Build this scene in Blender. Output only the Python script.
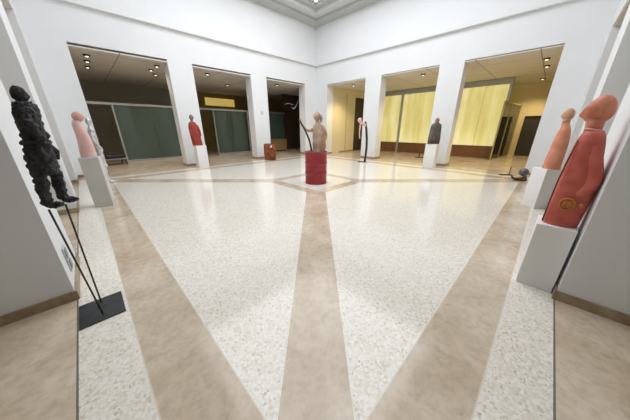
import bpy, bmesh, math, random
from mathutils import Vector, Matrix, noise
random.seed(4)
for o in list(bpy.data.objects): bpy.data.objects.remove(o)
SC = bpy.context.scene
C = SC.collection
# ------------------------------------------------------------------ camera
CAM_H = 1.6
PITCH = math.atan(82/223)
cam = bpy.data.cameras.new('camera'); camo = bpy.data.objects.new('camera', cam); C.objects.link(camo)
cam.sensor_width = 36; cam.lens = 36*223/630; cam.clip_start = .05
cam.shift_x = -1/630
camo.location = (0, 0, CAM_H)
camo.rotation_euler = (math.pi/2-PITCH, 0, -math.pi/4)
SC.camera = camo
# ------------------------------------------------------------------ light
W = bpy.data.worlds.new('world'); SC.world = W; W.use_nodes = True
W.node_tree.nodes['Background'].inputs[0].default_value = (.86, .92, 1, 1)
W.node_tree.nodes['Background'].inputs[1].default_value = .5
def area(name, loc, size, power, col, rot=(0,0,0), sizey=None, spread=None):
    l = bpy.data.lights.new(name, 'AREA'); l.energy = power; l.color = col; l.size = size
    if sizey: l.shape = 'RECTANGLE'; l.size_y = sizey
    if spread: l.spread = spread
    o = bpy.data.objects.new(name, l); C.objects.link(o); o.location = loc; o.rotation_euler = rot; return o
CC = 5.34
area('skylight_daylight', (CC, CC, 7.52), 7.6, 700, (.93, .965, 1))
LAMPS_L, LAMPS_R = 45, 200
WARM = (1, .80, .42)
SC.view_settings.view_transform = 'Standard'; SC.view_settings.look = 'None'
SC.view_settings.gamma = 1; SC.view_settings.exposure = 0.0; SC.view_settings.use_curve_mapping = False

# ------------------------------------------------------------------ helpers
def srgb(r, g, b):
    f = lambda c: (c/255/12.92) if c/255 <= .04045 else ((c/255+.055)/1.055)**2.4
    return (f(r), f(g), f(b), 1)
def mat(name, col, rough=.5, metal=0, var=0, scale=8, bump=0, bscale=60, col2=None, coat=0, spec=None, detail=4):
    m = bpy.data.materials.new(name); m.use_nodes = True; nt = m.node_tree; p = nt.nodes['Principled BSDF']
    p.inputs['Base Color'].default_value = col; p.inputs['Roughness'].default_value = rough; p.inputs['Metallic'].default_value = metal
    if coat: p.inputs['Coat Weight'].default_value = coat; p.inputs['Coat Roughness'].default_value = .1
    if spec is not None: p.inputs['Specular IOR Level'].default_value = spec
    tc = nt.nodes.new('ShaderNodeTexCoord')
    if col2 or var:
        n = nt.nodes.new('ShaderNodeTexNoise'); n.inputs['Scale'].default_value = scale; n.inputs['Detail'].default_value = detail
        nt.links.new(tc.outputs['Object'], n.inputs['Vector'])
        r = nt.nodes.new('ShaderNodeValToRGB'); r.color_ramp.elements[0].position = .35; r.color_ramp.elements[1].position = .68
        c2 = col2 or tuple(min(1, c*(1+var)) for c in col[:3])+(1,)
        c1 = col if col2 else tuple(c*(1-var) for c in col[:3])+(1,)
        r.color_ramp.elements[0].color = c1; r.color_ramp.elements[1].color = c2
        nt.links.new(n.outputs['Fac'], r.inputs[0]); nt.links.new(r.outputs[0], p.inputs['Base Color'])
    if bump:
        n = nt.nodes.new('ShaderNodeTexNoise'); n.inputs['Scale'].default_value = bscale; n.inputs['Detail'].default_value = 5
        nt.links.new(tc.outputs['Object'], n.inputs['Vector'])
        b = nt.nodes.new('ShaderNodeBump'); b.inputs['Strength'].default_value = bump; b.inputs['Distance'].default_value = .02
        nt.links.new(n.outputs['Fac'], b.inputs['Height']); nt.links.new(b.outputs[0], p.inputs['Normal'])
    return m
def emis(name, col, s):
    m = bpy.data.materials.new(name); m.use_nodes = True; p = m.node_tree.nodes['Principled BSDF']
    p.inputs['Base Color'].default_value = (.8, .8, .8, 1)
    p.inputs['Emission Color'].default_value = col; p.inputs['Emission Strength'].default_value = s; return m
class NM:
    def __init__(s, nt): s.nt = nt
    def m(s, op, a, b=None):
        n = s.nt.nodes.new('ShaderNodeMath'); n.operation = op
        for i, v in enumerate((a, b)):
            if v is None: continue
            if isinstance(v, (int, float)): n.inputs[i].default_value = v
            else: s.nt.links.new(v, n.inputs[i])
        return n.outputs[0]
    def mix(s, f, a, b):
        n = s.nt.nodes.new('ShaderNodeMix'); n.data_type = 'RGBA'
        if isinstance(f, (int, float)): n.inputs[0].default_value = f
        else: s.nt.links.new(f, n.inputs[0])
        for i, v in ((6, a), (7, b)):
            if isinstance(v, tuple): n.inputs[i].default_value = v
            else: s.nt.links.new(v, n.inputs[i])
        return n.outputs[2]
    def noise(s, vec, scale, detail=4, rough=.5):
        n = s.nt.nodes.new('ShaderNodeTexNoise'); n.inputs['Scale'].default_value = scale
        n.inputs['Detail'].default_value = detail; n.inputs['Roughness'].default_value = rough
        s.nt.links.new(vec, n.inputs['Vector']); return n
    def ramp(s, f, stops):
        r = s.nt.nodes.new('ShaderNodeValToRGB'); e = r.color_ramp.elements
        while len(e) < len(stops): e.new(.5)
        for i, (p, c) in enumerate(stops): e[i].position = p; e[i].color = c
        s.nt.links.new(f, r.inputs[0]); return r.outputs[0]

def finish(name, bm, m, parent=None, smooth=False):
    me = bpy.data.meshes.new(name); bmesh.ops.recalc_face_normals(bm, faces=bm.faces[:]); bm.to_mesh(me); bm.free()
    for p in me.polygons: p.use_smooth = smooth
    for mm in (m if isinstance(m, (list, tuple)) else [m]): me.materials.append(mm)
    o = bpy.data.objects.new(name, me); C.objects.link(o)
    if parent: o.parent = parent
    return o
def box(bm, x0, x1, y0, y1, z0, z1):
    vs = [bm.verts.new(p) for p in ((x0,y0,z0),(x1,y0,z0),(x1,y1,z0),(x0,y1,z0),(x0,y0,z1),(x1,y0,z1),(x1,y1,z1),(x0,y1,z1))]
    return [bm.faces.new([vs[i] for i in f]) for f in ((3,2,1,0),(4,5,6,7),(0,1,5,4),(1,2,6,5),(2,3,7,6),(3,0,4,7))]
def boxes(l):
    bm = bmesh.new()
    for b in l: box(bm, *b)
    return bm
def bevel(bm, w=.006, seg=2):
    bmesh.ops.bevel(bm, geom=bm.edges[:], offset=w, segments=seg, affect='EDGES', profile=.6); return bm
def tube(bm, pts, rad, n=10, cap=True):
    pts = [Vector(p) for p in pts]
    if not isinstance(rad, (list, tuple)): rad = [rad]*len(pts)
    rings = []; up = Vector((0,0,1))
    for i, p in enumerate(pts):
        d = (pts[min(i+1, len(pts)-1)]-pts[max(i-1, 0)]).normalized()
        a = d.cross(up if abs(d.dot(up)) < .95 else Vector((1,0,0))).normalized(); b = d.cross(a)
        if rings:
            pa = prev; a = (pa - d*pa.dot(d)).normalized(); b = d.cross(a)
        prev = a
        rings.append([bm.verts.new(p+(a*math.cos(t)+b*math.sin(t))*rad[i]) for t in [2*math.pi*k/n for k in range(n)]])
    for r0, r1 in zip(rings, rings[1:]):
        for k in range(n): bm.faces.new((r0[k], r0[(k+1)%n], r1[(k+1)%n], r1[k]))
    if cap: bm.faces.new(rings[0]); bm.faces.new(rings[-1])
    return bm
def catmull(vals, t):
    n = len(vals)-1; x = t*n; i = min(int(x), n-1); u = x-i
    g = lambda k: vals[max(0, min(n, k))]
    return [.5*(2*b+(c-a)*u+(2*a-5*b+4*c-d)*u*u+(3*b-a-3*c+d)*u**3) for a, b, c, d in zip(g(i-1), g(i), g(i+1), g(i+2))]
def loft(sec, n=48, m=40, warp=None, bm=None):
    """sections (z, cx, cy, rx, ry, power): closed smooth body"""
    bm = bm or bmesh.new(); rings = []
    for j in range(m+1):
        z, cx, cy, rx, ry, pw = catmull(sec, j/m)
        ring = []
        for k in range(n):
            a = 2*math.pi*k/n; c, s = math.cos(a), math.sin(a); e = 2/pw
            v = Vector((cx+rx*math.copysign(abs(c)**e, c), cy+ry*math.copysign(abs(s)**e, s), z))
            if warp: v = warp(v, a, j/m)
            ring.append(bm.verts.new(v))
        rings.append(ring)
    for r0, r1 in zip(rings, rings[1:]):
        for k in range(n): bm.faces.new((r0[k], r0[(k+1)%n], r1[(k+1)%n], r1[k]))
    bm.faces.new(rings[0]); bm.faces.new(rings[-1]); return bm
def ball(bm, loc, r, mtx=None, u=16, v=10):
    M = Matrix.Translation(loc)@(mtx or Matrix.Identity(4))@Matrix.Diagonal((*(r if isinstance(r, (tuple, list)) else (r,r,r)), 1))
    return bmesh.ops.create_uvsphere(bm, u_segments=u, v_segments=v, radius=1, matrix=M)['verts']
def head(bm, loc, r, yaw=0, pitch=0, elong=0, nose=.28, ear=True):
    """head facing local -Y... turned by yaw; elong stretches the skull up and backwards; r = (width, depth, height) half sizes"""
    R = Matrix.Rotation(yaw, 4, 'Z')@Matrix.Rotation(pitch, 4, 'X')
    vs = bmesh.ops.create_uvsphere(bm, u_segments=40, v_segments=30, radius=1)['verts']
    for v in vs:
        d = v.co.normalized(); x, y, z = d.x, -d.y, d.z      # y>0 is the face side
        g = lambda cx, cz, sx, sz: math.exp(-((x-cx)/sx)**2-((z-cz)/sz)**2) if y > 0 else 0
        k = 1.0
        w = 1-.22*max(0, -z)**1.2                                # jaw narrower
        fwd = y*(1-.12*max(0, z)**2)
        add = nose*g(0, -.12, .13, .24)+nose*.35*g(0, .12, .09, .2)
        add -= .11*g(.32, .12, .17, .13)+.11*g(-.32, .12, .17, .13)     # eye sockets
        add += .045*g(.32, .10, .10, .07)+.045*g(-.32, .10, .10, .07)   # lids
        add += .06*g(.30, .34, .28, .09)+.06*g(-.30, .34, .28, .09)     # brow
        add += .10*g(0, -.46, .20, .05)+.09*g(0, -.57, .17, .05)-.03*g(0, -.515, .22, .025)
        add += .12*g(0, -.80, .22, .14)
        p = Vector((x*w, -(fwd+add), z))
        if z > -.2: p.y += elong*(z+.2)**1.3; p.z += elong*.35*max(0, z)*max(0, -y+.3)
        p = Vector((p.x*r[0], p.y*r[1], p.z*r[2]))
        v.co = Vector(loc)+R@p
    if ear:
        for s in (-1, 1):
            for v in ball(bm, (0,0,0), 1, u=12, v=8):
                p = v.co.copy(); q = Vector((s*(.95)+p.x*.13, .10+p.y*.20, -.06+p.z*.30))
                if q.x*s > 1.0 and abs(p.y) < .5 and abs(p.z) < .5: q.x -= s*.05
                v.co = Vector(loc)+R@Vector((q.x*r[0], q.y*r[1], q.z*r[2]))
    return bm
def skin(name, verts, edges, m, parent=None, sub=2, disp=0, dscale=14, loc=None, crease=None):
    me = bpy.data.meshes.new(name); me.from_pydata([v[:3] for v in verts], edges, []); o = bpy.data.objects.new(name, me); C.objects.link(o)
    o.modifiers.new('s', 'SKIN'); s2 = o.modifiers.new('u', 'SUBSURF'); s2.levels = sub; s2.render_levels = sub
    for i, v in enumerate(verts):
        r = v[3]; me.skin_vertices[0].data[i].radius = (r, r) if not isinstance(r, tuple) else r
    me.skin_vertices[0].data[0].use_root = True
    dg = bpy.context.evaluated_depsgraph_get(); dg.update()
    nm = bpy.data.meshes.new_from_object(o.evaluated_get(dg)); bpy.data.objects.remove(o)
    if disp:
        nrm = [v.normal.copy() for v in nm.vertices]
        for v, nn in zip(nm.vertices, nrm):
            f = noise.fractal(v.co*dscale, .8, 2.2, 3)
            v.co += nn*disp*f
    for p in nm.polygons: p.use_smooth = True
    nm.materials.append(m); o = bpy.data.objects.new(name, nm); C.objects.link(o)
    if parent: o.parent = parent
    return o
def thing(name, label, cat, loc=(0,0,0), rz=0, group=None):
    o = bpy.data.objects.new(name, None); C.objects.link(o); o.location = loc; o.rotation_euler = (0,0,rz); o.empty_display_size = .1
    return tag(o, label, cat, group)
def tag(o, label, cat, group=None):
    o['label'] = label; o['category'] = cat
    if group: o['group'] = group
    return o
def struct(name, bm, m, smooth=False):
    o = finish(name, bm, m, None, smooth); o['kind'] = 'structure'; return o

# ------------------------------------------------------------------ materials
white = mat('white_wall_paint', (.82, .835, .86, 1), .75, var=.012, scale=1.5, bump=.04, bscale=90)
plinth_white = mat('plinth_white_paint', (.88, .88, .88, 1), .55, var=.02, scale=3)
plinth_grey = mat('plinth_grey_paint', (.62, .62, .60, 1), .6, var=.03, scale=3)
skirt_stone = mat('skirting_limestone', srgb(176, 158, 132), .4, col2=srgb(140, 118, 92), scale=7, bump=.05)
grey_metal = mat('satin_aluminium', (.45, .46, .46, 1), .35, metal=.7)
dark_metal = mat('black_steel', (.02, .02, .02, 1), .4, metal=.6)

def floor_mat():
    m = bpy.data.materials.new('marble_and_terrazzo'); m.use_nodes = True; nt = m.node_tree; P = nt.nodes['Principled BSDF']; N = NM(nt)
    tc = nt.nodes.new('ShaderNodeTexCoord'); ob = tc.outputs['Object']
    sp = nt.nodes.new('ShaderNodeSeparateXYZ'); nt.links.new(ob, sp.inputs[0]); x, y = sp.outputs[0], sp.outputs[1]
    c = 5.02; u = N.m('SUBTRACT', x, c); v = N.m('SUBTRACT', y, c)
    r = N.m('MAXIMUM', N.m('ABSOLUTE', u), N.m('ABSOLUTE', v))
    lt = lambda a, b: N.m('LESS_THAN', a, b)
    gt = lambda a, b: N.m('GREATER_THAN', a, b)
    inner = lt(r, 4.66)
    border = N.m('MULTIPLY', gt(r, 5.10), lt(r, 5.44))
    terr = N.m('MAXIMUM', inner, border)
    wd = N.m('SUBTRACT', .37, N.m('MULTIPLY', r, .012))
    dg = N.m('MAXIMUM', lt(N.m('ABSOLUTE', N.m('SUBTRACT', u, v)), wd), lt(N.m('ABSOLUTE', N.m('ADD', u, v)), wd))
    dg = N.m('MULTIPLY', dg, N.m('MULTIPLY', gt(r, 1.0), inner))
    di = N.m('MULTIPLY', gt(r, .84), lt(r, 1.16))
    terr = N.m('MULTIPLY', terr, N.m('SUBTRACT', 1, N.m('MAXIMUM', dg, di)))
    # limestone / marble
    n1 = N.noise(ob, 1.6, 8, .62); n1.inputs['Distortion'].default_value = .6
    n2 = N.noise(ob, 14, 6, .7)
    base = N.ramp(n1.outputs['Fac'], [(.28, srgb(188, 169, 146)), (.5, srgb(210, 193, 172)), (.72, srgb(228, 216, 199))])
    sm = N.ramp(n2.outputs['Fac'], [(.3, (.74, .70, .66, 1)), (.55, (1, 1, 1, 1))])
    mu = nt.nodes.new('ShaderNodeMix'); mu.data_type = 'RGBA'; mu.blend_type = 'MULTIPLY'; mu.inputs[0].default_value = .8
    nt.links.new(base, mu.inputs[6]); nt.links.new(sm, mu.inputs[7]); marble = mu.outputs[2]
    # terrazzo chips
    vo = nt.nodes.new('ShaderNodeTexVoronoi'); vo.inputs['Scale'].default_value = 58; nt.links.new(ob, vo.inputs['Vector'])
    sc = nt.nodes.new('ShaderNodeSeparateColor'); nt.links.new(vo.outputs['Color'], sc.inputs[0])
    chip = N.ramp(sc.outputs[0], [(0, srgb(214, 202, 184)), (.15, srgb(230, 222, 208)), (.45, srgb(239, 233, 223)), (.9, srgb(247, 243, 238))])
    dk = N.m('MULTIPLY', gt(sc.outputs[1], .955), lt(vo.outputs['Distance'], .42))
    chip = N.mix(N.m('MULTIPLY', dk, .6), chip, srgb(165, 152, 130))
    mtx = N.m('MULTIPLY', gt(vo.outputs['Distance'], .62), .45)
    chip = N.mix(mtx, chip, srgb(226, 220, 208))
    col = N.mix(terr, marble, chip)
    # joints
    j = lt(N.m('ABSOLUTE', N.m('SUBTRACT', r, 5.44)), .006)
    col = N.mix(N.m('MULTIPLY', j, .8), col, srgb(70, 66, 62))
    j2 = N.m('MAXIMUM', lt(N.m('ABSOLUTE', N.m('SUBTRACT', r, 4.66)), .008), lt(N.m('ABSOLUTE', N.m('SUBTRACT', r, 5.10)), .008))
    col = N.mix(N.m('MULTIPLY', j2, .5), col, srgb(238, 232, 220))
    nt.links.new(col, P.inputs['Base Color'])
    rr = N.m('ADD', .07, N.m('MULTIPLY', n2.outputs['Fac'], .10)); nt.links.new(rr, P.inputs['Roughness'])
    P.inputs['Specular IOR Level'].default_value = .5
    return m
floor_m = floor_mat()
def ceil_mat(name, c1, c2):
    m = bpy.data.materials.new(name); m.use_nodes = True; nt = m.node_tree; P = nt.nodes['Principled BSDF']; N = NM(nt)
    tc = nt.nodes.new('ShaderNodeTexCoord'); sp = nt.nodes.new('ShaderNodeSeparateXYZ'); nt.links.new(tc.outputs['Object'], sp.inputs[0])
    f = lambda s, o: N.m('LESS_THAN', N.m('FRACT', N.m('ADD', N.m('DIVIDE', s, 1.78), o)), .012)
    j = N.m('MAXIMUM', f(sp.outputs[0], .1), f(sp.outputs[1], .5))
    nt.links.new(N.mix(j, c1, c2), P.inputs['Base Color']); P.inputs['Roughness'].default_value = .8; return m
ceil_grey = ceil_mat('gallery_ceiling_panels', (.66, .63, .58, 1), (.16, .15, .13, 1))

# ------------------------------------------------------------------ structure
X0, X1, T = -.42, 11.1, .55
ZS, ZL, ZC = 4.0, 5.08, 3.97
PIERS = [(X0, .40), (2.95, 3.93), (6.40, 7.50), (10.05, X1)]
GAPS = [(.40, 2.95), (3.93, 6.40), (7.50, 10.05)]
FAR = [(X0, .38), (3.03, 3.92), (6.58, 7.48), (10.17, X1)]
OUT0, OUT1Y, OUT1X = -3.6, 18.2, 18.6
bm = bmesh.new(); box(bm, OUT0-.2, OUT1X+.2, OUT0-.2, OUT1Y+.2, -.2, 0); struct('floor', bm, floor_m)
def wall_boxes(axis, a0, a1, ext0, ext1, PIERS=PIERS, ZS=ZS):
    """piers + lintel. axis 'y': wall plane spans x, occupies y in (a0,a1)"""
    out = []
    for k, (s, e) in enumerate(PIERS):
        s2 = s-ext0 if k == 0 else s; e2 = e+ext1 if k == 3 else e
        out.append((s2, e2, a0, a1, 0, ZS))
    out.append((X0-ext0, X1+ext1, a0, a1, ZS, ZL))
    return [b if axis == 'y' else (b[2], b[3], b[0], b[1], b[4], b[5]) for b in out]
struct('wall_far_left', boxes(wall_boxes('y', X1, X1+T, T, T, FAR, 4.07)), white)
struct('wall_far_right', boxes(wall_boxes('x', X1, X1+T, 0, 0, FAR, 4.03)), white)
struct('wall_near_left', boxes(wall_boxes('x', X0-T, X0, 0, 0, PIERS, 4.32)), white)
struct('wall_near_right', boxes(wall_boxes('y', X0-T, X0, T, T)), white)
OV = .14     # upper walls stand a little proud of the lower ones
def ring(i, o, z0, z1):   # square ring about the court centre
    return [(CC-o, CC+o, CC+i, CC+o, z0, z1), (CC-o, CC+o, CC-o, CC-i, z0, z1), (CC-o, CC-i, CC-i, CC+i, z0, z1), (CC+i, CC+o, CC-i, CC+i, z0, z1)]
HALF = 5.76
up = ring(HALF-OV, HALF+T, ZL, 6.95)
for nm, b in zip(('wall_upper_far_left', 'wall_upper_near_right', 'wall_upper_near_left', 'wall_upper_far_right'), up):
    struct(nm, boxes([b]), white)
# skirting round every pier
def skirt(name, axis, sgn, a0, a1, PIERS=PIERS):
    l = []; h, t = .095, .018
    for (s, e) in PIERS:
        s2, e2 = max(s, X0+.0), e
        l.append((s2-t if s > X0 else s2, e2+t if e < X1 else e2, a0-t if sgn < 0 else a0-t, a1+t, 0, h))
    l = [b if axis == 'y' else (b[2], b[3], b[0], b[1], b[4], b[5]) for b in l]
    struct(name, boxes(l), skirt_stone)
skirt('baseboard_far_left', 'y', -1, X1, X1+T, FAR)
skirt('baseboard_far_right', 'x', -1, X1, X1+T, FAR)
skirt('baseboard_near_left', 'x', 1, X0-T, X0)
skirt('baseboard_near_right', 'y', 1, X0-T, X0)
# gallery ceiling : four slabs round the court
A, B = X0-T, X1+T; A2, B2 = X0-.03, X1+.03
struct('ceiling', boxes([(OUT0, 19, B2, OUT1Y, ZC, ZC+.04), (OUT0, OUT1X, OUT0, A2, ZC, ZC+.04), (OUT0, A, A2, B2, 4.30, 4.34), (B2, OUT1X, A2, B2, ZC, ZC+.04)]), ceil_grey)
grey_wall = mat('grey_gallery_wall', (.30, .29, .25, 1), .8, var=.03, scale=1)
cream_wall = mat('cream_gallery_wall', srgb(226, 214, 178), .7, var=.02, scale=1)
yellow_wall = mat('yellow_gallery_wall', srgb(214, 198, 160), .7, var=.03, scale=1)
struct('wall_back_far_left', boxes([(OUT0, 19, OUT1Y, OUT1Y+.2, 0, 4.2), (18.8, 19, 10.4, OUT1Y, 0, 4.2)]), grey_wall)
struct('wall_back_near_left', boxes([(OUT0-.2, OUT0, OUT0, OUT1Y, 0, 4.2)]), cream_wall)
struct('wall_back_near_right', boxes([(OUT0, OUT1X, OUT0-.2, OUT0, 0, 4.2)]), cream_wall)
# far right end wall with the dark doorway
struct('wall_back_far_right', boxes([(OUT1X, OUT1X+.2, OUT0, 0, 0, 4.2), (OUT1X, OUT1X+.2, 1.35, 10.2, 0, 4.2), (OUT1X, OUT1X+.2, 0, 1.35, 2.25, 4.2)]), yellow_wall)
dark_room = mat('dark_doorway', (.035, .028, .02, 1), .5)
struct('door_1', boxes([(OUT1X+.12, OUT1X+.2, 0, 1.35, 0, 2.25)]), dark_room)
# cream return wall seen through the opening right of the corner, with a tall dark door
struct('wall_corner_return', boxes([(B, 14.05, 10.18, 10.45, 0, ZC), (14.05, 15.5, 10.40, 10.45, 0, ZC), (14.05, 15.5, 10.18, 10.40, 3.6, ZC)]), cream_wall)
dark_wood = mat('dark_brown_door', (.045, .028, .018, 1), .5, col2=(.07, .045, .03, 1), scale=3)
struct('door_2', boxes([(14.08, 15.5, 10.32, 10.39, 0, 3.58)]), dark_wood)
bm = boxes([(12.42, 14.03, 10.16, 10.18, 0, .1)]); struct('baseboard_corner_return', bm, skirt_stone)
struct('trim_1', bevel(boxes([(13.04, 13.11, 10.15, 10.18, .1, 3.7)]), .004), mat('cream_pipe_cover', srgb(196, 180, 140), .6))
o = finish('light_switch', bevel(boxes([(13.35, 13.47, 10.165, 10.179, 1.3, 1.5)]), .003), plinth_grey); tag(o, 'small grey switch plate on the cream wall beside the tall dark door', 'switch')
# dark end wall left of the corner
struct('wall_dark_return', boxes([(11.3, 13.4, 14.75, 14.95, 0, ZC)]), dark_wood)

# cornice and skylight
corn = mat('cornice_plaster', (.50, .53, .52, 1), .7); corn2 = mat('cornice_plaster_light', (.66, .67, .68, 1), .7)
struct('trim_2', boxes(ring(10.42-CC, HALF-.10, 6.95, 7.08)), corn)
struct('trim_3', boxes(ring(9.98-CC, HALF-.10, 7.08, 7.22)), corn2)
struct('trim_4', boxes(ring(9.72-CC, HALF-.10, 7.22, 7.34)), corn)
struct('ceiling_coffer', boxes(ring(4.0, HALF-.1, 7.34, 7.44)), mat('coffer_white', (.72, .71, .80, 1), .7))
lampglow = emis('recessed_lamp_glow', (1, .97, .9, 1), 6)
for x, y in ((9.52, 9.52), (9.60, 8.55), (8.55, 9.60)):
    r = thing('recessed_ceiling_lamp', 'round recessed lamp in the skylight surround, ' + {(9.52, 9.52): 'at its far corner', (9.60, 8.55): 'right of its far corner', (8.55, 9.60): 'left of its far corner'}[(x, y)], 'lamp', (x, y, 7.34), 0, 'recessed lamps round the skylight')
    bm = bmesh.new(); bmesh.ops.create_cone(bm, cap_ends=True, segments=24, radius1=.10, radius2=.10, depth=.03, matrix=Matrix.Translation((0,0,-.015))); finish('trim_ring', bm, grey_metal, r)
    bm = bmesh.new(); bmesh.ops.create_cone(bm, cap_ends=True, segments=24, radius1=.07, radius2=.07, depth=.02, matrix=Matrix.Translation((0,0,-.035))); finish('lens', bm, lampglow, r)
# skylight frame: hipped glazing bars over the light opening
bm = bmesh.new()
for k in range(-3, 4):
    box(bm, CC+k*1.15-.03, CC+k*1.15+.03, CC-4, CC+4, 7.46, 7.50); 
struct('window_1', bm, corn)
struct('ceiling_skylight_cover', boxes([(CC-6.3, CC+6.3, CC-6.3, CC+6.3, 7.75, 7.8)]), corn2)
struct('wall_skylight_curb', boxes(ring(4.0, 4.05, 7.44, 7.75)+ring(HALF-.1, HALF+T, 6.95, 7.75)), white)

# ------------------------------------------------------------------ glazed partition, far left gallery
PY = 14.7
def glass_mat(name, tint, transp, rough=.03, f0=.06):
    m = bpy.data.materials.new(name); m.use_nodes = True; nt = m.node_tree; nt.nodes.clear()
    out = nt.nodes.new('ShaderNodeOutputMaterial'); t = nt.nodes.new('ShaderNodeBsdfTransparent'); t.inputs[0].default_value = tint
    d = nt.nodes.new('ShaderNodeBsdfDiffuse'); d.inputs[0].default_value = (tint[0]*.9, tint[1]*.9, tint[2]*.9, 1)
    g = nt.nodes.new('ShaderNodeBsdfGlossy'); g.inputs['Roughness'].default_value = rough
    a = nt.nodes.new('ShaderNodeMixShader'); a.inputs[0].default_value = 1-transp
    b = nt.nodes.new('ShaderNodeMixShader'); lw = nt.nodes.new('ShaderNodeFresnel'); lw.inputs[0].default_value = 1.45
    nt.links.new(t.outputs[0], a.inputs[1]); nt.links.new(d.outputs[0], a.inputs[2])
    nt.links.new(lw.outputs[0], b.inputs[0]); nt.links.new(a.outputs[0], b.inputs[1]); nt.links.new(g.outputs[0], b.inputs[2])
    nt.links.new(b.outputs[0], out.inputs[0]); return m
green_glass = glass_mat('dark_green_glass', (.14, .20, .17, 1), .35)
clear_glass = glass_mat('clear_glass', (.85, .86, .78, 1), .97)
def partition(label, x0, x1, door_x, posts):
    t = thing('glass_partition', label, 'partition', (x0, PY, 0))
    L = x1-x0
    finish('top_rail', bevel(boxes([(0, L, -.05, .05, 2.60, 2.70)]), .008), grey_metal, t)
    for p in posts: finish('mullion', bevel(boxes([(p-x0-.035, p-x0+.035, -.045, .045, 0, 2.6)]), .006), grey_metal, t)
    finish('bottom_rail', bevel(boxes([(door_x-x0, L, -.05, .05, 0, .09)]), .006), grey_metal, t)
    e = [door_x]+[p for p in posts if p > door_x+.1]+[x1]
    for a, b in zip(e, e[1:]):
        n = max(1, round((b-a)/1.2))
        for k in range(n): finish('glass_pane', boxes([(a-x0+.036+(b-a-.072)*k/n+.006*(k > 0), a-x0+.036+(b-a-.072)*(k+1)/n-.006, -.006, .006, .09, 2.6)]), green_glass, t)
    return t
partition('long dark green glass partition under a grey rail behind the leftmost opening', -.6, 4.3, 1.35, (1.35,))
partition('dark green glass partition behind the opening with the red robed statue', 4.34, 8.1, 5.95, (5.95,))
partition('narrow dark glass partition behind the opening nearest the corner on the left', 8.14, 11.28, 8.14, (8.2, 9.9))
# dim yellow lit clerestory on the back wall, above the rail of the second bay
o = struct('window_2', boxes([(6.9, 9.1, OUT1Y-.06, OUT1Y-.001, 3.15, 3.66)]), emis('lit_yellow_window', srgb(205, 172, 78), .7))
o = struct('wall_back_panel', boxes([(5.9, 16.4, OUT1Y-.03, OUT1Y-.002, 0, ZC)]), mat('ochre_wall_panel', srgb(150, 134, 82), .8, var=.05, scale=1))
# cabinet behind the glass, corner bay
t = thing('low_cabinet', 'low beige wooden cabinet behind the opening nearest the corner', 'cabinet', (10.0, 14.1, 0))
wood = mat('beige_oak', srgb(150, 118, 78), .5, var=.12, scale=5)
finish('body', bevel(boxes([(-.75, .75, -.25, .25, .06, .78)]), .01), wood, t)
finish('plinth', boxes([(-.7, .7, -.2, .22, 0, .06)]), dark_metal, t)
finish('cabinet_top', bevel(boxes([(-.78, .78, -.28, .27, .78, .82)]), .006), wood, t)
for k in (-1, 1):
    d = finish('door', bevel(boxes([(k*.37-.355, k*.37+.355, -.27, -.25, .1, .75)]), .004), wood, t)
    finish('handle', bevel(boxes([(k*.06-.01, k*.06+.01, -.295, -.27, .4, .52)]), .003), grey_metal, d)
# black armchair in the dark bay
t = thing('armchair', 'black low armchair beside the glass partition behind the silver mannequin', 'chair', (.75, 14.0, 0), .2)
blk = mat('black_leather', (.012, .012, .012, 1), .4); seatm = mat('grey_seat_edge', (.35, .35, .35, 1), .5)
finish('backrest', bevel(boxes([(-.42, -.28, -.35, .35, .3, 1.15)]), .05, 3), blk, t, True)
finish('seat', bevel(boxes([(-.28, .45, -.35, .35, .3, .46)]), .04, 3), blk, t, True)
finish('seat_frame', bevel(boxes([(-.42, .48, -.36, .36, .25, .29)]), .008), seatm, t)
for sx in (-.38, .42):
    for sy in (-.32, .32): finish('leg', tube(bmesh.new(), [(sx, sy, 0), (sx, sy, .25)], .02), dark_metal, t)

# ------------------------------------------------------------------ backlit panels, far right gallery
def curtain_mat():
    m = bpy.data.materials.new('backlit_yellow_glass'); m.use_nodes = True; nt = m.node_tree; P = nt.nodes['Principled BSDF']; N = NM(nt)
    tc = nt.nodes.new('ShaderNodeTexCoord'); mp = nt.nodes.new('ShaderNodeMapping'); mp.inputs['Scale'].default_value = (1, 1, .12)
    nt.links.new(tc.outputs['Object'], mp.inputs[0]); n = N.noise(mp.outputs[0], 2.4, 5, .6)
    n2 = N.noise(tc.outputs['Object'], .8, 2, .5)
    s = N.m('ADD', N.m('MULTIPLY', n.outputs['Fac'], .6), N.m('MULTIPLY', n2.outputs['Fac'], .4))
    c = N.ramp(s, [(.34, srgb(192, 180, 98)), (.5, srgb(222, 212, 136)), (.66, srgb(246, 242, 194))])
    nt.links.new(c, P.inputs['Emission Color']); P.inputs['Emission Strength'].default_value = .66
    P.inputs['Base Color'].default_value = srgb(200, 190, 130); P.inputs['Roughness'].default_value = .3; return m
curt = curtain_mat()
plinth_brown = mat('brown_wood_plinth', srgb(122, 84, 54), .45, var=.1, scale=3)
PX = 15.8
def lit_screen(label, y0, y1, posts, ew=.06):
    t = thing('backlit_screen', label, 'screen', (PX, y0, 0)); L = y1-y0
    finish('base_board', bevel(boxes([(0, .12, 0, L, 0, .66)]), .01), plinth_brown, t)
    e = [0]+[p-y0 for p in posts]+[L]
    for a, b in zip(e, e[1:]):
        n = max(1, round((b-a)/1.25))
        for k in range(n):
            finish('glass_panel', bevel(boxes([(.04, .07, a+(b-a)*k/n+.008, a+(b-a)*(k+1)/n-.008, .66, 3.68)]), .003), curt, t)
    for p in posts+[y0+.05]: finish('post', bevel(boxes([(-.06, .14, p-y0-ew, p-y0+ew, 0, ZC-.01)]), .008), grey_metal, t)
    finish('head_rail', bevel(boxes([(0, .12, 0, L, 3.68, ZC-.01)]), .006), grey_metal, t)
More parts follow.
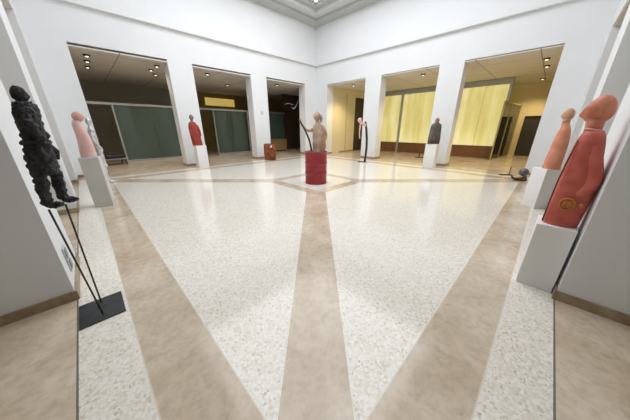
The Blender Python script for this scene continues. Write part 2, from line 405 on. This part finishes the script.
lit_screen('backlit yellow glass screen with grey end post behind the rightmost opening', 1.95, 5.3, [])
lit_screen('backlit yellow glass screen with grey post behind the opening left of the grey bust', 5.42, 9.5, [7.6], .07)
# folding glass screen by the dark doorway
t = thing('glass_screen', 'tall clear glass screen in thin metal frame before the dark doorway', 'screen', (15.0, 1.98, 0), math.atan2(-.35, 3.6))
L = 3.5
fr = mat('pale_bronze_frame', srgb(170, 160, 110), .35, metal=.3)
for p in (0, 1.4, L): finish('post', bevel(boxes([(p-.03, p+.03, -.03, .03, 0, 2.85)]), .006), fr, t)
finish('top_rail', bevel(boxes([(.03, L-.03, -.025, .025, 2.79, 2.85)]), .006), fr, t)
for a, b in ((.035, 1.365), (1.435, L-.035)): finish('glass_pane', boxes([(a, b, -.005, .005, .05, 2.79)]), clear_glass, t)
# black barrier post with a long flat foot
t = thing('barrier_post', 'thin black post on a long flat foot, floor right of the backlit screen', 'post', (10.6, .75, 0), -math.pi/4)
finish('foot', bevel(boxes([(-.30, .1, -.06, .06, 0, .025)]), .006), dark_metal, t)
finish('upright', tube(bmesh.new(), [(.03, 0, .02), (.03, 0, .30)], .012), dark_metal, t)
for (x, y, z, lb) in ((13.4, 5.05, 0, 'low black stand foot on the floor left of the grey bust plinth'), (12.4, 3.45, 0, 'low black stand foot on the floor right of the pillar with the grey bust')):
    t = thing('floor_stand', lb, 'stand', (x, y, z), .3)
    bm = bmesh.new(); tube(bm, [(-.25, 0, .03), (.25, 0, .03)], .022); tube(bm, [(0, -.22, .03), (0, .22, .03)], .022); finish('foot', bm, dark_metal, t)
    finish('stem', tube(bmesh.new(), [(0, 0, .03), (0, 0, .22)], .03), dark_metal, t)

# ------------------------------------------------------------------ downlights
glow_l = emis('downlight_cool_glow', (1, .93, .8, 1), 1.6); glow_r = emis('downlight_warm_glow', (1, .88, .6, 1), 2)
def downlight(x, y, label, power, col, glow):
    t = thing('ceiling_downlight', label, 'ceiling light', (x, y, ZC), 0, 'gallery ceiling downlights')
    bm = bmesh.new(); tube(bm, [(0,0,0), (0,0,-.05)], [.10, .085], 20); finish('housing', bm, dark_metal, t)
    bm = bmesh.new(); ball(bm, (0,0,-.05), (.05, .05, .02)); finish('lens', bm, glow, t, True)
    l = bpy.data.lights.new('downlight_lamp', 'SPOT'); l.energy = power; l.color = col; l.shadow_soft_size = .12; l.spot_size = 2.3; l.spot_blend = .8
    o = bpy.data.objects.new('downlight_lamp', l); C.objects.link(o); o.parent = t; o.location = (0, 0, -.14)
LB = 'ceiling spotlight behind the leftmost opening, '
for x, y, lb in ((.81, 12.0, LB+'nearest of the left row of three'), (.84, 12.95, LB+'middle of the left row of three'), (.87, 14.1, LB+'farthest of the left row of three'),
                 (3.16, 13.8, LB+'right row, farthest of three'), (2.82, 12.9, LB+'right row, middle of three'), (2.85, 11.95, LB+'right row, nearest of three'),
                 (4.83, 11.95, 'bright ceiling spotlight behind the opening right of the red statue'), (6.73, 14.0, 'small ceiling spotlight farther back behind the opening right of the red statue'),
                 (8.76, 11.95, 'ceiling spotlight behind the opening nearest the corner on the left')):
    downlight(x, y, lb, LAMPS_L, (1, .86, .66), glow_l)
for x, y, lb in ((12.59, .78, 'ceiling spotlight near the top right of the rightmost opening, nearer one'), (14.02, .8, 'ceiling spotlight near the top right of the rightmost opening, farther one'),
                 (12.04, 4.93, 'ceiling spotlight above the opening left of the grey bust'), (11.98, 8.88, 'ceiling spotlight behind the opening right of the corner')):
    downlight(x, y, lb, LAMPS_R, WARM, glow_r)
downlight(17.3, 1.0, 'ceiling spotlight over the dark doorway beyond the glass screen', 240, WARM, glow_r)

# small fittings on the piers
o = finish('thermostat', bevel(boxes([(6.99, 7.13, X1-.025, X1-.001, 2.26, 2.42)]), .004), plinth_grey); tag(o, 'small square grey thermostat on the white pillar behind the rust sculpture', 'thermostat')
t = thing('wall_socket', 'grey double wall socket low on the near left pillar', 'socket', (X0, 3.25, .33))
sk = mat('socket_grey', (.30, .31, .32, 1), .5); sk2 = mat('socket_plate', (.55, .56, .57, 1), .5)
finish('plate', bevel(boxes([(.001, .014, -.07, .07, -.13, .13)]), .004), sk2, t)
for z in (-.062, .062): finish('outlet', bevel(boxes([(.014, .022, -.05, .05, z-.045, z+.045)]), .004), sk, t)

# ================================================================== sculptures
def plinth(label, cx, cy, sx, sy, h, rz=0, m=None):
    bm = bevel(boxes([(-sx/2, sx/2, -sy/2, sy/2, 0, h)]), .005)
    o = finish('plinth', bm, m or plinth_white); o.location = (cx, cy, 0); o.rotation_euler = (0, 0, rz); return tag(o, label, 'plinth')
# --- big red robed figure, near right
plinth('white plinth nearest the camera on the right under the large red robed statue', 3.20, -.255, .34, .28, .70)
red_clay = mat('red_painted_clay', srgb(186, 84, 70), .55, col2=srgb(204, 106, 88), scale=9, bump=.12, bscale=70)
skin_clay = mat('orange_clay', srgb(192, 108, 80), .5, col2=srgb(216, 142, 112), scale=10, bump=.08)
pale_edge = mat('pale_pink_glaze', srgb(226, 172, 160), .5)
ochre = mat('ochre_clay', srgb(196, 118, 62), .55, var=.1, scale=30)
t = thing('robed_statue', 'large red clay statue in long coat, bald profile head, on nearest right plinth', 'statue', (3.20, -.27, .70))
def coat_warp(v, a, s):
    n = noise.noise(Vector((v.x*9, v.y*9, v.z*4)))
    f = 1+.02*n*(1-s*.5)
    return Vector((v.x*f, v.y*f, v.z))
sec = [(0, 0, -.0, .125, .125, 2.6), (.10, 0, -.005, .128, .128, 2.5), (.24, 0, -.012, .125, .13, 2.4), (.36, 0, -.015, .122, .13, 2.3), (.47, 0, -.01, .12, .125, 2.3),
       (.58, 0, -.002, .118, .112, 2.3), (.68, 0, .002, .118, .102, 2.3), (.78, 0, .006, .114, .088, 2.3), (.845, 0, .008, .10, .072, 2.2), (.875, 0, .010, .072, .056, 2), (.885, 0, .012, .05, .045, 2)]
finish('coat', loft(sec, 64, 60, coat_warp), red_clay, t, True)
bm = bmesh.new(); tube(bm, [(0, .02, .86), (0, .022, .91), (0, .028, .98)], [.054, .054, .060], 24); 
head(bm, (0, .028, 1.045), (.078, .092, .112), yaw=math.pi, pitch=.28, elong=.16, nose=.24)
finish('head', bm, skin_clay, t, True)
bm = bmesh.new()
ringp = [(.062*math.cos(a), .012+.058*math.sin(a), .885+.012*math.sin(a)) for a in [2*math.pi*k/24 for k in range(25)]]
tube(bm, ringp, .007, 10, False); finish('collar', bm, pale_edge, t, True)
# sleeve on the camera side, elbow at the back, hand in the pocket
sl = [(-.070, -.015, .78, .045), (-.085, -.045, .66, .052), (-.088, -.085, .52, .056), (-.090, -.098, .43, .056), (-.090, -.06, .35, .050), (-.092, -.02, .29, .044)]
skin('sleeve', sl, [(i, i+1) for i in range(5)], red_clay, t, 2)
sl = [(.070, -.015, .78, .045), (.085, -.045, .66, .052), (.088, -.085, .52, .056), (.090, -.098, .43, .056), (.090, -.06, .35, .050), (.092, -.02, .29, .044)]
skin('sleeve', sl, [(i, i+1) for i in range(5)], red_clay, t, 2)
bm = bmesh.new()
ang = [2*math.pi*k/28 for k in range(29)]
tube(bm, [(-.141, .006+.046*math.cos(a)*(1+.12*math.sin(a)), .228+.054*math.sin(a)) for a in ang], .010, 8, False)
for k in range(4): tube(bm, [(-.140, -.014+k*.015, .268), (-.150, -.019+k*.016, .228), (-.142, -.012+k*.014, .196-.006*abs(k-1.5))], [.008, .0095, .007], 8)
tube(bm, [(-.140, -.032, .255), (-.148, -.034, .235), (-.142, -.032, .222)], [.007, .009, .007], 8)
finish('hand', bm, ochre, t, True)['label'] = 'ochre hand in a round pocket rim'
bm = bmesh.new(); ball(bm, (-.137, -.078, .235), (.010, .017, .020)); finish('button', bm, ochre, t, True)
bm = bmesh.new(); tube(bm, [(-.075, .088, .80), (-.085, .105, .62), (-.09, .118, .44), (-.092, .122, .25), (-.09, .122, .02)], .006, 8); finish('front_seam', bm, mat('dark_red_seam', srgb(120, 40, 36), .6), t, True)

# --- second bust on the right
PR = math.atan2(.28, .27)
plinth('tall white plinth turned cornerwise on the right under the pale orange bust', 6.60, -.135, .36, .32, .83, math.radians(133))
t = thing('armless_statue', 'smooth pale orange armless bust with a sandy face on the right, behind the red statue', 'statue', (6.56, -.13, .83))
clay2 = mat('pale_orange_clay', srgb(214, 136, 104), .55, col2=srgb(226, 160, 132), scale=6, bump=.08)
sand = mat('sandy_clay', srgb(200, 168, 132), .7, col2=srgb(216, 140, 112), scale=9, bump=.3, bscale=40)
sec = [(0, 0, -.03, .13, .135, 2.2), (.15, 0, -.03, .13, .13, 2.2), (.36, 0, -.035, .125, .12, 2.2), (.55, 0, -.035, .12, .11, 2.1), (.70, 0, -.035, .10, .088, 2.1), (.78, 0, -.03, .078, .068, 2), (.84, 0, -.015, .06, .055, 2), (.88, 0, -.01, .05, .048, 2)]
finish('torso', loft(sec, 40, 40, coat_warp), clay2, t, True)
bm = bmesh.new(); tube(bm, [(0, -.01, .86), (0, -.01, .95)], [.055, .052], 20); head(bm, (0, -.01, 1.005), (.080, .082, .112), yaw=math.pi, pitch=.12, elong=.06, nose=.22); finish('head', bm, sand, t, True)

# --- mottled ball on a rusty cradle
t = thing('ball_sculpture', 'small mottled blue and rust ball in a curved dark cradle by the rightmost pillar', 'sculpture', (9.70, .38, 0), -math.pi/4)
mott = mat('mottled_blue_rust', (.07, .10, .15, 1), .25, col2=(.30, .14, .08, 1), scale=5, coat=.5)
bm = bmesh.new(); ball(bm, (.07, 0, .27), .13, u=32, v=20); finish('ball', bm, mott, t, True)
rust = mat('dark_rust', (.06, .035, .022, 1), .6, col2=(.20, .10, .04, 1), scale=12, bump=.2)
finish('cradle', tube(bmesh.new(), [(-.28, 0, .16), (-.24, 0, .09), (-.14, 0, .045), (0, 0, .05), (.12, 0, .08), (.20, 0, .13)], [.02, .035, .045, .05, .045, .03], 12), rust, t, True)
bm = bmesh.new(); ball(bm, (-.06, -.02, .13), (.09, .07, .05)); finish('pad', bm, mat('cream_stone', srgb(214, 190, 140), .6), t, True)
finish('base', bevel(boxes([(-.04, .18, -.09, .09, 0, .10)]), .02), rust, t, True)

# --- grey bust, right
plinth('white plinth in front of the right far pillar under the dark grey bust', 10.30, 3.40, .36, .44, .98)
t = thing('grey_bust', 'dark grey broad shouldered bust with small brown head on a white plinth', 'statue', (10.28, 3.38, .98), -math.pi/4)
gcl = mat('dark_grey_clay', (.085, .07, .063, 1), .6, col2=(.15, .128, .115, 1), scale=8, bump=.15)
brn = mat('brown_clay', srgb(160, 112, 84), .6, var=.1, scale=9); brn2 = mat('dark_brown_clay', (.09, .05, .035, 1), .6)
sec = [(.14, 0, 0, .235, .13, 2.6), (.3, 0, 0, .228, .13, 2.6), (.5, 0, 0, .215, .13, 2.5), (.66, 0, 0, .205, .12, 2.4), (.75, 0, 0, .18, .105, 2.3), (.80, 0, 0, .11, .08, 2.1), (.83, 0, 0, .06, .06, 2)]
finish('torso', loft(sec, 40, 30, coat_warp), gcl, t, True)
sec = [(0, 0, 0, .225, .125, 2.6), (.07, 0, 0, .232, .13, 2.6), (.15, 0, 0, .230, .128, 2.6)]
finish('hem', loft(sec, 40, 6), brn2, t, True)
bm = bmesh.new(); tube(bm, [(0, 0, .80), (0, 0, .86)], .05, 16); head(bm, (0, -.01, .905), (.078, .09, .10), yaw=0, nose=.25); finish('head', bm, brn, t, True)
finish('neck_band', tube(bmesh.new(), [(.055*math.cos(a), .05*math.sin(a), .84) for a in ang], .018, 8, False), mat('pale_grey_clay', (.4, .38, .36, 1), .6), t, True)

# --- dark bar with the small pink figure
t = thing('bar_sculpture', 'tall curved black bar with a small pink figure leaning on it, right of the corner', 'sculpture', (9.75, 6.30, 0), -math.pi/4)
pk = mat('pink_clay', srgb(222, 170, 158), .55, col2=srgb(236, 200, 190), scale=8)
rdk = mat('dark_red_clay', srgb(110, 52, 46), .6)
finish('bar', tube(bmesh.new(), [(0, 0, .02), (.03, 0, .35), (.045, 0, .75), (.02, 0, 1.15), (-.03, 0, 1.55), (-.10, 0, 1.88)], [.05, .052, .055, .055, .054, .05], 14), mat('black_bar_paint', (.025, .025, .03, 1), .4), t, True)
finish('base_plate', bevel(boxes([(-.32, .10, -.14, .14, 0, .02)]), .005), dark_metal, t)
v = [(-.24, 0, 1.80, .075), (-.12, -.02, 1.76, .06), (-.08, -.06, 1.66, .035), (-.32, 0, 1.84, .06), (-.33, 0, 1.68, .045), (-.35, 0, 1.45, .032), (-.34, 0, 1.25, .028), (-.31, 0, 1.10, .024)]
skin('body', v, [(0,1),(1,2),(0,3),(3,4),(4,5),(5,6),(6,7)], pk, t, 2)
bm = bmesh.new(); head(bm, (-.37, -.02, 1.93), (.10, .11, .12), yaw=-.7, nose=.25); finish('head', bm, pk, t, True)

# --- oil drum with the figure
t = thing('oil_drum', 'bright red ribbed oil drum standing in the middle of the floor', 'drum', (4.85, 4.85, 0))
redp = mat('glossy_red_paint', srgb(150, 32, 42), .42, col2=srgb(162, 42, 50), scale=4, coat=.2)
H = .95; R0 = .33
bm = bmesh.new(); prof = [(R0-.02, 0), (R0+.006, 0), (R0+.008, .02), (R0-.004, .03)]
for zc in (.32, .62):
    prof += [(R0-.004, zc-.03), (R0+.010, zc-.012), (R0+.010, zc+.012), (R0-.004, zc+.03)]
for z in (.12, .2, .44, .5, .74, .82): prof += [(R0-.004, z-.012), (R0+.001, z), (R0-.004, z+.012)]
prof = prof[:4]+sorted(prof[4:], key=lambda p: p[1])+[(R0-.004, H-.03), (R0+.008, H-.02), (R0+.008, H), (R0-.012, H), (R0-.014, H-.03)]
rings = [[bm.verts.new((r*math.cos(2*math.pi*k/64), r*math.sin(2*math.pi*k/64), z)) for k in range(64)] for r, z in prof]
for a, b in zip(rings, rings[1:]):
    for k in range(64): bm.faces.new((a[k], a[(k+1)%64], b[(k+1)%64], b[k]))
bm.faces.new(rings[0]); finish('body', bm, redp, t, True)
bm = bmesh.new(); bmesh.ops.create_cone(bm, cap_ends=True, segments=64, radius1=R0-.013, radius2=R0-.013, depth=.015, matrix=Matrix.Translation((0,0,H-.03)))
finish('lid', bm, mat('dark_drum_lid', (.10, .03, .03, 1), .5), t)
t = thing('stone_figure', 'pinkish stone figure with outstretched arm standing on the red drum', 'statue', (4.85, 4.85, H-.022), -math.pi/4)
stone = mat('pink_grey_stone', srgb(186, 150, 130), .65, col2=srgb(206, 190, 172), scale=6, bump=.35, bscale=25)
stone2 = mat('brownish_stone', srgb(176, 134, 108), .65, col2=srgb(200, 168, 142), scale=6, bump=.35, bscale=25)
def lump(v, a, s):
    n = noise.fractal(Vector((v.x*7, v.y*7, v.z*5)), .9, 2, 3); return Vector((v.x*(1+.10*n), v.y*(1+.16*n), v.z))
def L(r): return r          # local x = picture right
sec = [(0, .04, 0, .13, .10, 2.2), (.12, .04, 0, .13, .10, 2.2), (.25, .04, 0, .14, .11, 2.2), (.40, .05, 0, .15, .115, 2.2), (.55, .07, 0, .165, .12, 2.3), (.66, .07, 0, .165, .11, 2.3), (.74, .06, 0, .13, .09, 2.2), (.80, .05, 0, .07, .07, 2), (.85, .05, 0, .05, .05, 2)]
finish('torso', loft(sec, 40, 36, lump), stone, t, True)
sec = [(0, .16, .02, .09, .10, 2.3), (.15, .19, .02, .10, .12, 2.3), (.35, .205, .02, .105, .13, 2.3), (.55, .205, .02, .10, .13, 2.3), (.66, .19, .01, .09, .11, 2.2), (.74, .15, 0, .06, .07, 2), (.77, .12, 0, .03, .04, 2)]
finish('cloak', loft(sec, 36, 36, lump), stone2, t, True)
bm = bmesh.new(); tube(bm, [(.04, 0, .80), (.035, 0, .90)], [.05, .052], 16); head(bm, (.02, -.01, .96), (.082, .10, .115), yaw=-.45, nose=.25); finish('head', bm, stone2, t, True)
bm = bmesh.new()
for v in ball(bm, (0, 0, 0), 1, u=24, v=16):
    p = v.co; n = noise.fractal(p*3, .9, 2, 3)
    k = 1+.08*n; v.co = Vector((.035+p.x*.095*k, .035+p.y*.10*k, .99+p.z*.12*k))
for k in range(5):
    tube(bm, [(.10+.01*k, .03-.02*k, 1.02), (.13+.008*k, .03-.02*k, .92), (.14, .02-.015*k, .84-.01*k)], [.03, .028, .012], 8)
finish('hair', bm, mat('grey_green_stone', srgb(158, 156, 140), .7, col2=srgb(186, 160, 138), scale=9), t, True)
v = [(-.06, 0, .66, .062), (-.14, -.02, .60, .05), (-.24, -.04, .60, .042), (-.34, -.06, .69, .034), (-.42, -.07, .79, .028), (-.45, -.07, .83, .026)]
skin('arm', v, [(i, i+1) for i in range(5)], stone2, t, 2, .006, 20)
bm = bmesh.new(); ball(bm, (-.455, -.07, .855), (.028, .022, .035))
for k in range(4): tube(bm, [(-.475+.012*k, -.088, .87), (-.478+.012*k, -.105, .885), (-.474+.011*k, -.098, .905-.004*abs(k-1.5))], [.010, .0095, .007], 8)
tube(bm, [(-.435, -.06, .86), (-.425, -.075, .885), (-.43, -.09, .90)], [.010, .010, .007], 8)
finish('hand', bm, stone2, t, True)
t2 = finish('curved_staff', tube(bmesh.new(), [(-.13, -.10, .03), (-.145, -.10, .13), (-.19, -.10, .33), (-.27, -.095, .53), (-.36, -.09, .70), (-.44, -.085, .84), (-.475, -.085, .89)], [.026, .026, .026, .025, .023, .02, .016], 12), mat('dark_bronze', (.03, .035, .035, 1), .4, metal=.3), None, True)
t2.location = (4.85, 4.85, H-.022); t2.rotation_euler = (0, 0, -math.pi/4); tag(t2, 'black curved staff held by the figure on the red drum', 'staff')

# --- rust bag sculpture
t = thing('rust_vessel', 'rust brown open bag shaped vessel on the floor beside the white pillar', 'sculpture', (6.84, 10.30, 0), -math.pi/4)
rb = mat('rust_leather', srgb(150, 78, 36), .42, col2=srgb(92, 42, 16), scale=6, bump=.3, bscale=14, coat=.15); rin = mat('dark_inside', (.02, .012, .008, 1), .8)
def bagwarp(v, a, s):
    n = noise.fractal(Vector((v.x*4, v.y*4, v.z*2.2)), .9, 2, 3); return Vector((v.x*(1+.05*n)+.02*math.sin(a*3)*s, v.y*(1+.08*n), v.z))
prof = [(0, .27, .20), (.03, .29, .22), (.3, .29, .23), (.6, .27, .22), (.80, .25, .20), (.83, .235, .185), (.78, .22, .17), (.5, .24, .18), (.4, .2, .15)]
bm = bmesh.new(); rings = []
for z, rx, ry in prof:
    rg = []
    for k in range(40):
        a = 2*math.pi*k/40; c, s = math.cos(a), math.sin(a)
        p = bagwarp(Vector((rx*math.copysign(abs(c)**.7, c), ry*math.copysign(abs(s)**.7, s), z)), a, z)
        rg.append(bm.verts.new(p+Vector((-.06*z+.03, 0, 0))))
    rings.append(rg)
for i, (a, b) in enumerate(zip(rings, rings[1:])):
    for k in range(40):
        f = bm.faces.new((a[k], a[(k+1)%40], b[(k+1)%40], b[k])); f.material_index = 1 if i >= 5 else 0
bm.faces.new(rings[0]); bm.faces.new(rings[-1]).material_index = 1
finish('bag', bm, [rb, rin], t, True)
v = [(.16, -.18, .66, .05), (.26, -.14, .55, .07), (.31, -.10, .38, .08), (.27, -.13, .18, .07), (.20, -.16, .06, .05)]
skin('side_fold', v, [(i, i+1) for i in range(4)], rb, t, 2, .01, 12)
bm = bmesh.new(); ball(bm, (.12, -.20, .69), (.045, .02, .075), Matrix.Rotation(.5, 4, 'Y')); finish('white_tag', bm, plinth_white, t, True)['label'] = 'white patch at the rim'

# --- small red robed statue, left
plinth('white plinth in front of the left far pillar under the dark red robed statue', 3.42, 10.34, .40, .36, .92)
t = thing('red_robed_statue', 'slim dark red robed statue with small grey head on white plinth at left', 'statue', (3.33, 10.30, .92))
dr = mat('dark_red_clay_robe', srgb(140, 46, 38), .55, col2=srgb(160, 62, 50), scale=7, bump=.15)
sec = [(0, .02, 0, .195, .12, 2.4), (.2, .0, 0, .19, .12, 2.4), (.42, -.02, 0, .19, .12, 2.4), (.62, -.03, 0, .185, .12, 2.4), (.78, -.05, 0, .16, .11, 2.3), (.88, -.055, 0, .12, .09, 2.2), (.92, -.055, 0, .06, .06, 2)]
finish('robe', loft(sec, 40, 36, coat_warp), dr, t, True)
for s in (-1, 1):
    v = [(-.05+s*.14, -.03, .80, .045), (-.03+s*.175, -.06, .6, .045), (-.02+s*.18, -.09, .42, .042), (-.01+s*.12, -.13, .34, .035)]
    skin('sleeve', v, [(0,1),(1,2),(2,3)], dr, t, 2)
bm = bmesh.new(); tube(bm, [(-.055, 0, .88), (-.055, 0, .98)], .05, 16); head(bm, (-.055, -.01, 1.07), (.078, .09, .115), yaw=.3, nose=.28); finish('head', bm, mat('grey_brown_clay', srgb(142, 122, 116), .6, var=.1, scale=10), t, True)

# --- silver mannequin
t = thing('silver_mannequin', 'tall slim silver armoured mannequin standing on the floor at far left', 'statue', (.25, 9.42, 0))
silv = mat('brushed_silver', (.66, .67, .71, 1), .35, metal=.55, var=.2, scale=12, bump=.3, bscale=18)
v = [(0, 0, 1.02, .088), (0, 0, 1.20, .072), (-.01, 0, 1.38, .095), (-.02, 0, 1.54, .08), (-.02, 0, 1.62, .035), (-.01, 0, 1.67, .034),
     (.02, -.09, .96, .082), (.03, -.10, .72, .07), (.03, -.10, .54, .056), (.0, -.10, .38, .062), (.01, -.10, .10, .042), (.06, -.10, .05, .034), (.20, -.11, .03, .026),
     (-.02, .09, .96, .082), (-.02, .10, .72, .07), (-.02, .10, .54, .045), (-.05, .10, .38, .062), (-.06, .10, .10, .042), (-.01, .10, .05, .034), (.12, .11, .03, .026)]
e = [(0,1),(1,2),(2,3),(3,4),(4,5),(0,6),(6,7),(7,8),(8,9),(9,10),(10,11),(11,12),(0,13),(13,14),(14,15),(15,16),(16,17),(17,18),(18,19)]
skin('body', v, e, silv, t, 2, .008, 25)
for s in (-1, 1):
    v = [(-.02, s*.12, 1.50, .048), (-.04, s*.17, 1.34, .038), (-.02, s*.18, 1.22, .032), (.05, s*.17, 1.08, .028), (.08, s*.16, 1.02, .026)]
    skin('arm', v, [(i, i+1) for i in range(4)], silv, t, 2, .005, 25)
bm = bmesh.new(); head(bm, (-.01, 0, 1.77), (.058, .066, .105), yaw=math.pi/2, nose=.2); finish('head', bm, silv, t, True)
for (x, y, z, r) in ((.06, -.10, .53, .05), (.02, .10, .53, .05), (-.01, -.13, 1.52, .055), (-.01, .13, 1.52, .055), (.05, 0, 1.0, .07)):
    bm = bmesh.new(); ball(bm, (x, y, z), (r, r*.9, r*1.3)); finish('armour_plate', bm, silv, t, True)

# --- pink bust on grey plinth, left
plinth('grey plinth with a pale pink statue, at left in front of the silver mannequin', .02, 6.62, .30, .30, 1.04, math.radians(-12), plinth_grey)
t = thing('pink_statue', 'pale pink armless statue with bent flat-topped head on grey plinth at left', 'statue', (.015, 6.64, 1.04))
pkp = mat('pale_pink_clay', srgb(216, 172, 166), .6, col2=srgb(226, 194, 188), scale=7, bump=.1); pkd = mat('pink_brown_clay', srgb(196, 140, 124), .6, col2=srgb(214, 170, 158), scale=8)
sec = [(0, 0, 0, .125, .11, 2.2), (.15, .005, 0, .12, .11, 2.2), (.33, .01, 0, .105, .10, 2.2), (.48, 0, 0, .092, .09, 2.1), (.58, -.015, 0, .078, .075, 2), (.64, -.02, 0, .068, .065, 2), (.70, -.015, 0, .055, .055, 2)]
finish('torso', loft(sec, 36, 36, coat_warp), pkp, t, True)
bm = bmesh.new(); head(bm, (.025, 0, .765), (.08, .085, .092), yaw=math.pi/2+.2, pitch=-.1, nose=.2, elong=.0)
finish('head', bm, pkd, t, True)

# --- charred warrior on rods, near left
t = thing('steel_base_plate', 'dark steel plate with two thin rods carrying the charred figure, near left', 'stand', (-.255, 2.585, 0))
steel = mat('dark_steel_plate', (.045, .05, .055, 1), .4, metal=.4, var=.25, scale=9)
finish('plate', bevel(boxes([(-.155, .155, -.185, .185, 0, .012)]), .003), steel, t)
rodm = mat('rusty_rod', (.06, .045, .035, 1), .5, metal=.5)
finish('rod', tube(bmesh.new(), [(0, .11, .01), (.03, .06, 1.02)], .0065, 10), rodm, t, True)
finish('rod', tube(bmesh.new(), [(.0, -.09, .01), (-.055, -.03, 1.02)], .0065, 10), rodm, t, True)
t = thing('charred_figure', 'charred black rough figure in heavy garments standing on thin rods, near left', 'statue', (-.25, 2.60, 1.012))
char = mat('charred_black', (.008, .008, .010, 1), .55, col2=(.026, .026, .032, 1), scale=30, bump=1, bscale=55, detail=8)
v = [(.0, 0, .44, (.056, .066)), (.01, 0, .52, (.052, .058)), (.01, 0, .60, (.056, .062)), (.02, 0, .68, (.052, .068)), (.02, 0, .73, .040), (.02, 0, .765, .034),
     (-.02, -.035, .37, .044), (-.035, -.04, .28, .040), (-.04, -.04, .20, .036), (-.05, -.045, .11, .034), (-.055, -.045, .05, .032), (-.02, -.05, .038, .026), (.03, -.055, .034, .020),
     (.03, .035, .37, .044), (.035, .04, .28, .040), (.035, .04, .20, .036), (.03, .045, .11, .034), (.025, .045, .06, .032), (.055, .045, .045, .026), (.105, .045, .038, .018),
     (.015, -.07, .685, .034), (.02, -.095, .60, .034), (.045, -.085, .52, .030), (.06, -.03, .56, .026),
     (.02, .07, .685, .034), (.03, .095, .60, .034), (.05, .085, .52, .030), (.065, .03, .55, .026)]
e = [(0,1),(1,2),(2,3),(3,4),(4,5),(0,6),(6,7),(7,8),(8,9),(9,10),(10,11),(11,12),(0,13),(13,14),(14,15),(15,16),(16,17),(17,18),(18,19),
     (3,20),(20,21),(21,22),(22,23),(3,24),(24,25),(25,26),(26,27)]
skin('body', v, e, char, t, 3, .013, 32)
bm = bmesh.new(); head(bm, (.022, 0, .80), (.036, .038, .050), yaw=math.pi/2, pitch=.1, nose=.2)
for vv in bm.verts: vv.co += (vv.co-Vector((.022, 0, .80)))*.16*noise.fractal(vv.co*35, .9, 2, 3)
finish('head', bm, char, t, True)
def rough(v, a, s):
    n = noise.fractal(Vector((v.x*28, v.y*28, v.z*16)), .8, 2, 4)
    return Vector((v.x*(1+.26*n), v.y*(1+.26*n), v.z+.016*n))
sec = [(.27, .0, 0, .070, .088, 2.3), (.34, .0, 0, .072, .090, 2.3), (.42, .005, 0, .068, .084, 2.2), (.48, .01, 0, .060, .070, 2.1)]
finish('tunic_skirt', loft(sec, 40, 20, rough), char, t, True)
sec = [(.50, .01, 0, .052, .060, 2.1), (.58, .012, 0, .058, .068, 2.2), (.66, .018, 0, .060, .082, 2.3), (.72, .022, 0, .054, .074, 2.2), (.75, .022, 0, .042, .050, 2.1)]
finish('tunic', loft(sec, 40, 24, rough), char, t, True)
bm = bmesh.new(); tube(bm, [(.01+.068*math.cos(a), .078*math.sin(a), .49+.006*math.sin(a*3)) for a in ang], .011, 7, False)
tube(bm, [(.065, .045, .47), (.085, .065, .42), (.08, .06, .36)], [.016, .020, .010], 7)
for vv in bm.verts: vv.co *= 1+.02*noise.noise(vv.co*60)
finish('belt', bm, char, t, True)

# --- white hanging mobile in the corner bay
t = thing('hanging_mobile', 'white bird shaped mobile hanging in the dark opening left of the corner', 'mobile', (10.45, 12.6, 3.0), -.3)
wm = mat('white_enamel', (.85, .86, .9, 1), .3)
def wing(pts, w):
    bm = bmesh.new(); vs = []
    for i, p in enumerate(pts):
        k = math.sin(math.pi*(i+.15)/(len(pts)-.7)); k = max(.05, k)*w
        vs.append([bm.verts.new((p[0], p[1]-k*.3, p[2]-k)), bm.verts.new((p[0], p[1]-.012, p[2])), bm.verts.new((p[0], p[1]+k*.3, p[2]+k)), bm.verts.new((p[0], p[1]+.012, p[2]))])
    for a, b in zip(vs, vs[1:]):
        for q in range(4): bm.faces.new((a[q], a[(q+1)%4], b[(q+1)%4], b[q]))
    bm.faces.new(vs[0]); bm.faces.new(vs[-1]); return bm
finish('wing', wing([(-.15+.1*i, 0, -.18+.035*(i-1.5)**2) for i in range(7)], .05), wm, t, True)
finish('wing', wing([(-.62+.09*i, 0, .02-.015*(i-3)**2+.1) for i in range(6)], .022), wm, t, True)
finish('wing', wing([(-.30+.09*i, 0, .06+.012*(i-3)**2) for i in range(5)], .018), wm, t, True)
bm = bmesh.new(); tube(bm, [(0, 0, ZC-3.0), (0, 0, -.15)], .004, 6); tube(bm, [(-.5, 0, .12), (0, 0, .2), (.3, 0, 0)], .004, 6); finish('wire', bm, dark_metal, t)
